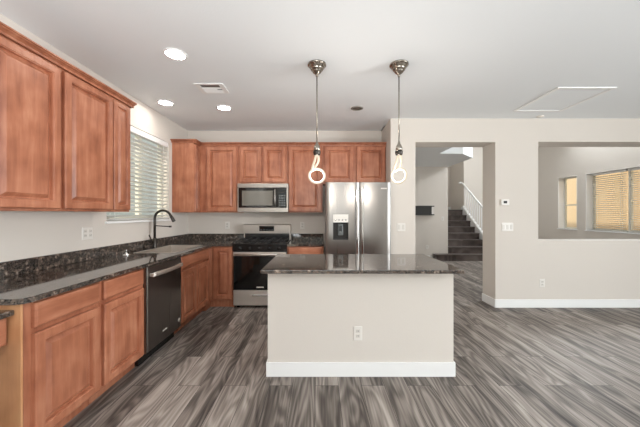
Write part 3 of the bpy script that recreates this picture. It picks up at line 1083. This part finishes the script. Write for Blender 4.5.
MB().prism([(-0.466, 2.215), (1.130, 2.215), (1.130, 3.10), (-0.466, 3.10)], 0.879, 0.908, bev=0.005).build('slab', 'granite', tt)


# ------------------------------------------------------------------ electrical plates
def plate(name, label, cat, o, u, n, w, h, kind, count, group=None):
    """wall plate centred on o; u = along the wall, n = out of the wall"""
    o, u, n = Vector(o), Vector(u), Vector(n)
    up = Vector((0, 0, 1))
    t = thing(name, label, cat, tuple(o), group)

    def slab(w_, h_, c, prof, nm, m, par):
        return MB().rings(o + u * (c[0] - w_ / 2) + up * (c[1] - h_ / 2), u, up, n, w_, h_, prof).build(nm, m, par)
    slab(w, h, (0, 0), [(0, 0.0005), (0, 0.003), (0.004, 0.0055)], 'plate', 'white', t)
    st = w / count
    for k in range(count):
        cx = -w / 2 + st * (k + 0.5)
        if kind == 'outlet':
            for s_ in (-1, 1):
                r_ = slab(0.034, 0.030, (cx, s_ * 0.020), [(0, 0.0056), (0, 0.0072), (0.003, 0.0078)], 'socket', 'offwhite', t)
                m_ = MB()
                for e_ in (-1, 1):
                    m_.rings(o + u * (cx + e_ * 0.007 - 0.0015) + up * (s_ * 0.020 - 0.005), u, up, n, 0.003, 0.011, [(0, 0.0079), (0, 0.0083)])
                m_.build('slots', 'slot', r_)
        else:
            slab(0.034, 0.066, (cx, 0), [(0, 0.0056), (0, 0.0075), (0.003, 0.0085)], 'rocker', 'offwhite', t)
    return t


GX, NY = (1, 0, 0), (0, -1, 0)
GO = 'wall outlets'
plate('outlet', 'white electrical outlet on the front of the island', 'outlet', (0.3135, 2.358, 0.356), GX, NY, 0.074, 0.116, 'outlet', 1, GO)
plate('outlet', 'white outlet low on the wall below the pass-through opening', 'outlet', (3.19, YW, 0.35), GX, NY, 0.074, 0.116, 'outlet', 1, GO)
plate('outlet', 'white outlet on the back wall between the corner and the range', 'outlet', (-1.53, YK, 1.155), GX, NY, 0.074, 0.116, 'outlet', 1, GO)
plate('outlet', 'white outlet on the back wall between the range and the refrigerator', 'outlet', (-0.29, YK, 1.155), GX, NY, 0.074, 0.116, 'outlet', 1, GO)
plate('outlet', 'white double outlet plate on the window wall under the wall cabinets', 'outlet', (XL, 2.66, 1.165), (0, 1, 0), (1, 0, 0), 0.120, 0.116, 'outlet', 2, GO)
plate('outlet', 'small white outlet at the far end of the hall seen through the opening', 'outlet', (3.13, 8.30, 0.37), GX, NY, 0.074, 0.116, 'outlet', 1, GO)
plate('light_switch', 'white switch plate on the wall pier beside the refrigerator', 'light switch', (1.165, YW, 1.155), GX, NY, 0.120, 0.116, 'switch', 2, 'light switches')
plate('light_switch', 'wide white switch plate on the wall below the thermostat', 'light switch', (2.69, YW, 1.157), GX, NY, 0.165, 0.116, 'switch', 3, 'light switches')
plate('light_switch', 'small white switch in the hall near the stair corner', 'light switch', (3.58, 8.30, 1.20), GX, NY, 0.074, 0.116, 'switch', 1, 'light switches')
plate('light_switch', 'small white switch on the shaded wall above the stair landing', 'light switch', (4.98 + 0.12, 10.95, 1.90), GX, NY, 0.074, 0.116, 'switch', 1, 'light switches').location.x = 4.75

t = thing('thermostat', 'white wall thermostat with a small dark screen', 'thermostat', (2.648, YW, 1.51))
MB().box(2.590, 2.706, YW - 0.024, YW - 0.0005, 1.468, 1.552, 0.006).build('housing', 'white', t)
MB().box(2.622, 2.672, YW - 0.0255, YW - 0.0242, 1.494, 1.530).build('screen', 'slot', t)

# ------------------------------------------------------------------ ceiling fittings
GL = 'recessed ceiling lights'


def downlight(loc, label):
    t = thing('recessed_light', label, 'ceiling light', loc, GL)
    x, y, z = loc
    MB().lathe([(0.076, -0.0005), (0.095, -0.0005), (0.095, -0.004), (0.078, -0.010), (0.076, -0.0005)], loc, 36).build('trim_ring', 'trim', t)
    MB().lathe([(0.0755, -0.001), (0.0755, -0.005), (0.0, -0.007)], loc, 36).build('diffuser', 'lit', t)
    return t


dl0 = downlight((-1.236, 2.43, H), 'lit recessed ceiling light closest to the camera, in front of the air vent')
dup(dl0, (-1.90, 3.495, H), 'lit recessed ceiling light above the sink, by the window wall')
dup(dl0, (-1.235, 3.66, H), 'lit recessed ceiling light behind the air vent, in front of the range')

tv = thing('air_vent', 'white ceiling air vent with dark slots among the recessed lights', 'air vent', (-1.17, 3.09, H))
vx0, vx1, vy0, vy1 = -1.325, -1.02, 2.97, 3.21
v = MB()
v.box(vx0, vx1, vy0, vy0 + 0.03, H - 0.010, H - 0.0005, 0.003).box(vx0, vx1, vy1 - 0.03, vy1, H - 0.010, H - 0.0005, 0.003)
v.box(vx0, vx0 + 0.05, vy0 + 0.03, vy1 - 0.03, H - 0.010, H - 0.0005).box(vx1 - 0.05, vx1, vy0 + 0.03, vy1 - 0.03, H - 0.010, H - 0.0005)
v.build('frame', 'trim', tv)
MB().box(vx0 + 0.05, vx1 - 0.05, vy0 + 0.03, vy1 - 0.03, H - 0.0015, H - 0.0005).build('duct', 'greyplastic', tv)
lv = MB()
for (a, b_, yy) in ((vx0 + 0.05, vx0 + 0.20, 3.115), (vx0 + 0.05, vx0 + 0.20, 3.135), (vx0 + 0.05, vx1 - 0.05, 3.165), (vx0 + 0.05, vx1 - 0.05, 3.145), (vx0 + 0.05, vx1 - 0.05, 3.080), (vx0 + 0.05, vx1 - 0.05, 3.185)):
    lv.prism([(yy - 0.012, H - 0.003), (yy + 0.010, H - 0.012), (yy + 0.012, H - 0.011), (yy - 0.010, H - 0.002)], a, b_, 'X')
lv.build('louvre', 'trim', tv)

t = thing('ceiling_cover', 'small round grey disc flush in the ceiling between the two pendant lights', 'ceiling disc', (0.48, 3.68, H))
MB().lathe([(0.060, -0.0005), (0.080, -0.0005), (0.080, -0.006), (0.062, -0.012), (0.060, -0.0005)], (0.48, 3.68, H), 32).build('ring', 'dull', t)
MB().lathe([(0.0595, -0.001), (0.0595, -0.004), (0.0, -0.004)], (0.48, 3.68, H), 32).build('centre', 'dullin', t)

ta = thing('attic_hatch', 'rectangular attic hatch with thin white trim in the ceiling', 'attic hatch', (2.88, 3.42, H))
ax0, ax1, ay0, ay1 = 2.565, 3.20, 3.06, 3.78
a = MB()
tw = 0.035
a.box(ax0, ax1, ay0, ay0 + tw, H - 0.012, H - 0.0005, 0.003).box(ax0, ax1, ay1 - tw, ay1, H - 0.012, H - 0.0005, 0.003)
a.box(ax0, ax0 + tw, ay0 + tw, ay1 - tw, H - 0.012, H - 0.0005).box(ax1 - tw, ax1, ay0 + tw, ay1 - tw, H - 0.012, H - 0.0005)
a.build('trim', 'trim', ta)
MB().box(ax0 + tw, ax1 - tw, ay0 + tw, ay1 - tw, H - 0.005, H - 0.0005).build('panel', 'ceiling', ta)
sm = MB().lathe([(0.045, -0.0005), (0.045, -0.012), (0.038, -0.018), (0, -0.020)], (3.08, 3.97, H), 24)
tag(sm.build('ceiling_sensor', 'white'), 'small white sensor on the ceiling between attic hatch and partition wall', 'sensor')

# ------------------------------------------------------------------ pendants
px, py = -0.028, 2.60
tp = thing('pendant_light', 'slim nickel pendant with knotted tube bulb, hanging before the wall cabinets', 'pendant light', (px, py, H), 'pendant lights')
MB().lathe([(0.085, -0.0005), (0.085, -0.012), (0.080, -0.015), (0.071, -0.019), (0.069, -0.032), (0.062, -0.036), (0.058, -0.044), (0.055, -0.054), (0.047, -0.058), (0.043, -0.066), (0.038, -0.076), (0.026, -0.084), (0.018, -0.092), (0.012, -0.098), (0.010, -0.112), (0.0055, -0.116)], (px, py, H), 36).build('canopy', 'nickel', tp)
MB().tube([(px, py, H - 0.11), (px, py, 1.975)], 0.0055, 10).build('rod', 'nickel', tp)
MB().lathe([(0.0055, 0.055), (0.010, 0.050), (0.013, 0.030), (0.022, 0.018), (0.029, 0.0), (0.030, -0.030), (0.026, -0.033)], (px, py, 1.955), 28).build('socket', 'nickel', tp)
MB().lathe([(0.024, -0.033), (0.034, -0.034), (0.035, -0.040), (0.033, -0.060), (0.028, -0.072), (0.020, -0.074)], (px, py, 1.955), 28).build('bulb_base', 'gunmetal', tp)
# knotted tube: down from the base, once and a quarter around a ring, back up behind
cz, Rr = 1.695, 0.066
pts = []
z0 = 1.884
for k in range(7):
    s_ = k / 6
    e_ = s_ * s_ * (3 - 2 * s_)
    pts.append(Vector((px - 0.010 - 0.034 * e_, py - 0.004 - 0.014 * e_, z0 - (z0 - cz - 0.045) * s_)))
a0 = math.atan2(0.045, -0.048)
for k in range(1, 37):
    s_ = k / 36
    a = a0 + s_ * 2 * PI * 1.02
    pts.append(Vector((px + Rr * 1.06 * math.cos(a), py - 0.018 + 0.036 * s_, cz + Rr * math.sin(a))))
ep = pts[-1].copy()
# after the turn it swings over the top of the ring to the other side and climbs to the base
tail = [Vector((px - 0.048, py + 0.028, cz + 0.058)), Vector((px - 0.020, py + 0.032, cz + 0.086)), Vector((px + 0.006, py + 0.024, cz + 0.118)), Vector((px + 0.016, py + 0.008, cz + 0.155)), Vector((px + 0.011, py + 0.002, z0))]
pts[-1:] = tail


def smooth_path(p, sub=4):
    out = []
    for i in range(len(p) - 1):
        p0, p1, p2, p3 = p[max(i - 1, 0)], p[i], p[i + 1], p[min(i + 2, len(p) - 1)]
        for j in range(sub):
            t_ = j / sub
            out.append(0.5 * ((2 * p1) + (p2 - p0) * t_ + (2 * p0 - 5 * p1 + 4 * p2 - p3) * t_ ** 2 + (3 * p1 - p0 - 3 * p2 + p3) * t_ ** 3))
    out.append(p[-1])
    return out


MB().tube(smooth_path(pts, 3), 0.0105, 12).build('knotted_tube', 'tube', tp)
for bx_ in (px, 0.723):
    pl = bpy.data.lights.new('pendant_bulb_glow', 'POINT')
    pl.energy, pl.shadow_soft_size, pl.color = 11.0, 0.05, (1.0, 0.94, 0.87)
    po = bpy.data.objects.new('pendant_bulb_glow', pl)
    po.location = (bx_, py, cz)
    COL.objects.link(po)
dup(tp, (0.723, 2.60, H), 'slim nickel pendant with knotted tube bulb, hanging before the pale wall pier', math.radians(-46))

# ------------------------------------------------------------------ hall: stairs, railing, niche
st = thing('staircase', 'dark plank staircase with white railing beyond the hall opening', 'stairs', (4.3, 9.0, 0))
RS, RN, SY = 0.185, 0.26, 8.05
for k in range(8):
    zt = RS * (k + 1)
    ya = SY + RN * k
    m = MB()
    if k == 0:
        m.prism([(3.30, ya), (4.95, ya), (4.95, ya + RN + 0.02), (3.745, ya + RN + 0.02), (3.745, 8.283), (3.30, 8.283)], 0, zt - 0.03)
        m.prism([(3.28, ya - 0.025), (4.95, ya - 0.025), (4.95, ya + RN), (3.745, ya + RN), (3.745, 8.283), (3.28, 8.283)], zt - 0.03, zt, bev=0.004)
    elif k < 7:
        m.box(3.745, 4.95, ya, ya + RN + 0.02, 0, zt - 0.03)
        m.box(3.745, 4.95, ya - 0.025, ya + RN, zt - 0.03, zt, 0.005)
    else:
        m.box(3.745, 4.95, ya, 10.93, 0, zt - 0.03)
        m.box(3.745, 4.95, ya - 0.025, 10.93, zt - 0.03, zt, 0.005)
    m.build('step' if k < 7 else 'landing', 'stair', st)
# white closed stringer beside the steps
sl = RS / RN
MB().prism([(SY - 0.05, 0.0), (SY + RN * 7 + 0.1, 0.0), (SY + RN * 7 + 0.1, RS * 8 + 0.10), (SY + RN * 7 - 0.02, RS * 8 + 0.09), (SY - 0.05, RS + 0.06)], 4.952, 5.035, 'X').build('stringer', 'trim', st)
rl = st


def zline(y):
    return RS + 0.075 + (y - SY) * sl


yA, yB = SY + 0.02, SY + RN * 7 + 0.04
MB().prism([(yA, zline(yA)), (yB, zline(yB)), (yB, zline(yB) + 0.04), (yA, zline(yA) + 0.04)], 4.965, 5.025, 'X').build('shoe_rail', 'trim', rl)
MB().tube([(4.995, yA, zline(yA) + 0.80), (4.995, yB, zline(yB) + 0.80), (4.985, yB + 0.06, zline(yB) + 0.835), (4.94, yB + 0.09, zline(yB) + 0.845), (4.88, yB + 0.07, zline(yB) + 0.84)], 0.028, 10).build('handrail', 'trim', rl)
k = 0
y = yA + 0.09
while y < yB - 0.03:
    MB().box(4.983, 5.007, y - 0.012, y + 0.012, zline(y) + 0.03, zline(y) + 0.79).build('baluster', 'trim', rl)
    y += 0.125
MB().box(4.96, 5.03, yA - 0.08, yA - 0.01, 0.0, zline(yA) + 0.88, 0.004).build('newel_post', 'trim', rl)

tn = thing('wall_panel', 'long black wall-mounted panel with a white end in the hall', 'wall panel', (3.05, 8.24, 1.30))
nx0, nx1 = 2.55, 3.31
MB().box(nx0, nx1, 8.22, 8.2995, 1.545, 1.575).box(nx0, nx1, 8.22, 8.2995, 1.300, 1.330).box(nx0, nx0 + 0.03, 8.22, 8.2995, 1.33, 1.545).build('frame', 'slot', tn)
MB().box(nx0 + 0.03, nx1 - 0.07, 8.235, 8.2995, 1.33, 1.545).build('screen', 'slot', tn)
MB().box(nx1 - 0.07, nx1 - 0.015, 8.245, 8.2995, 1.33, 1.545).build('end_cap', 'white', tn)

for r_ in ROOTS:
    pass
for o_ in bpy.data.objects:
    if '_o' in o_.keys():
        del o_['_o']
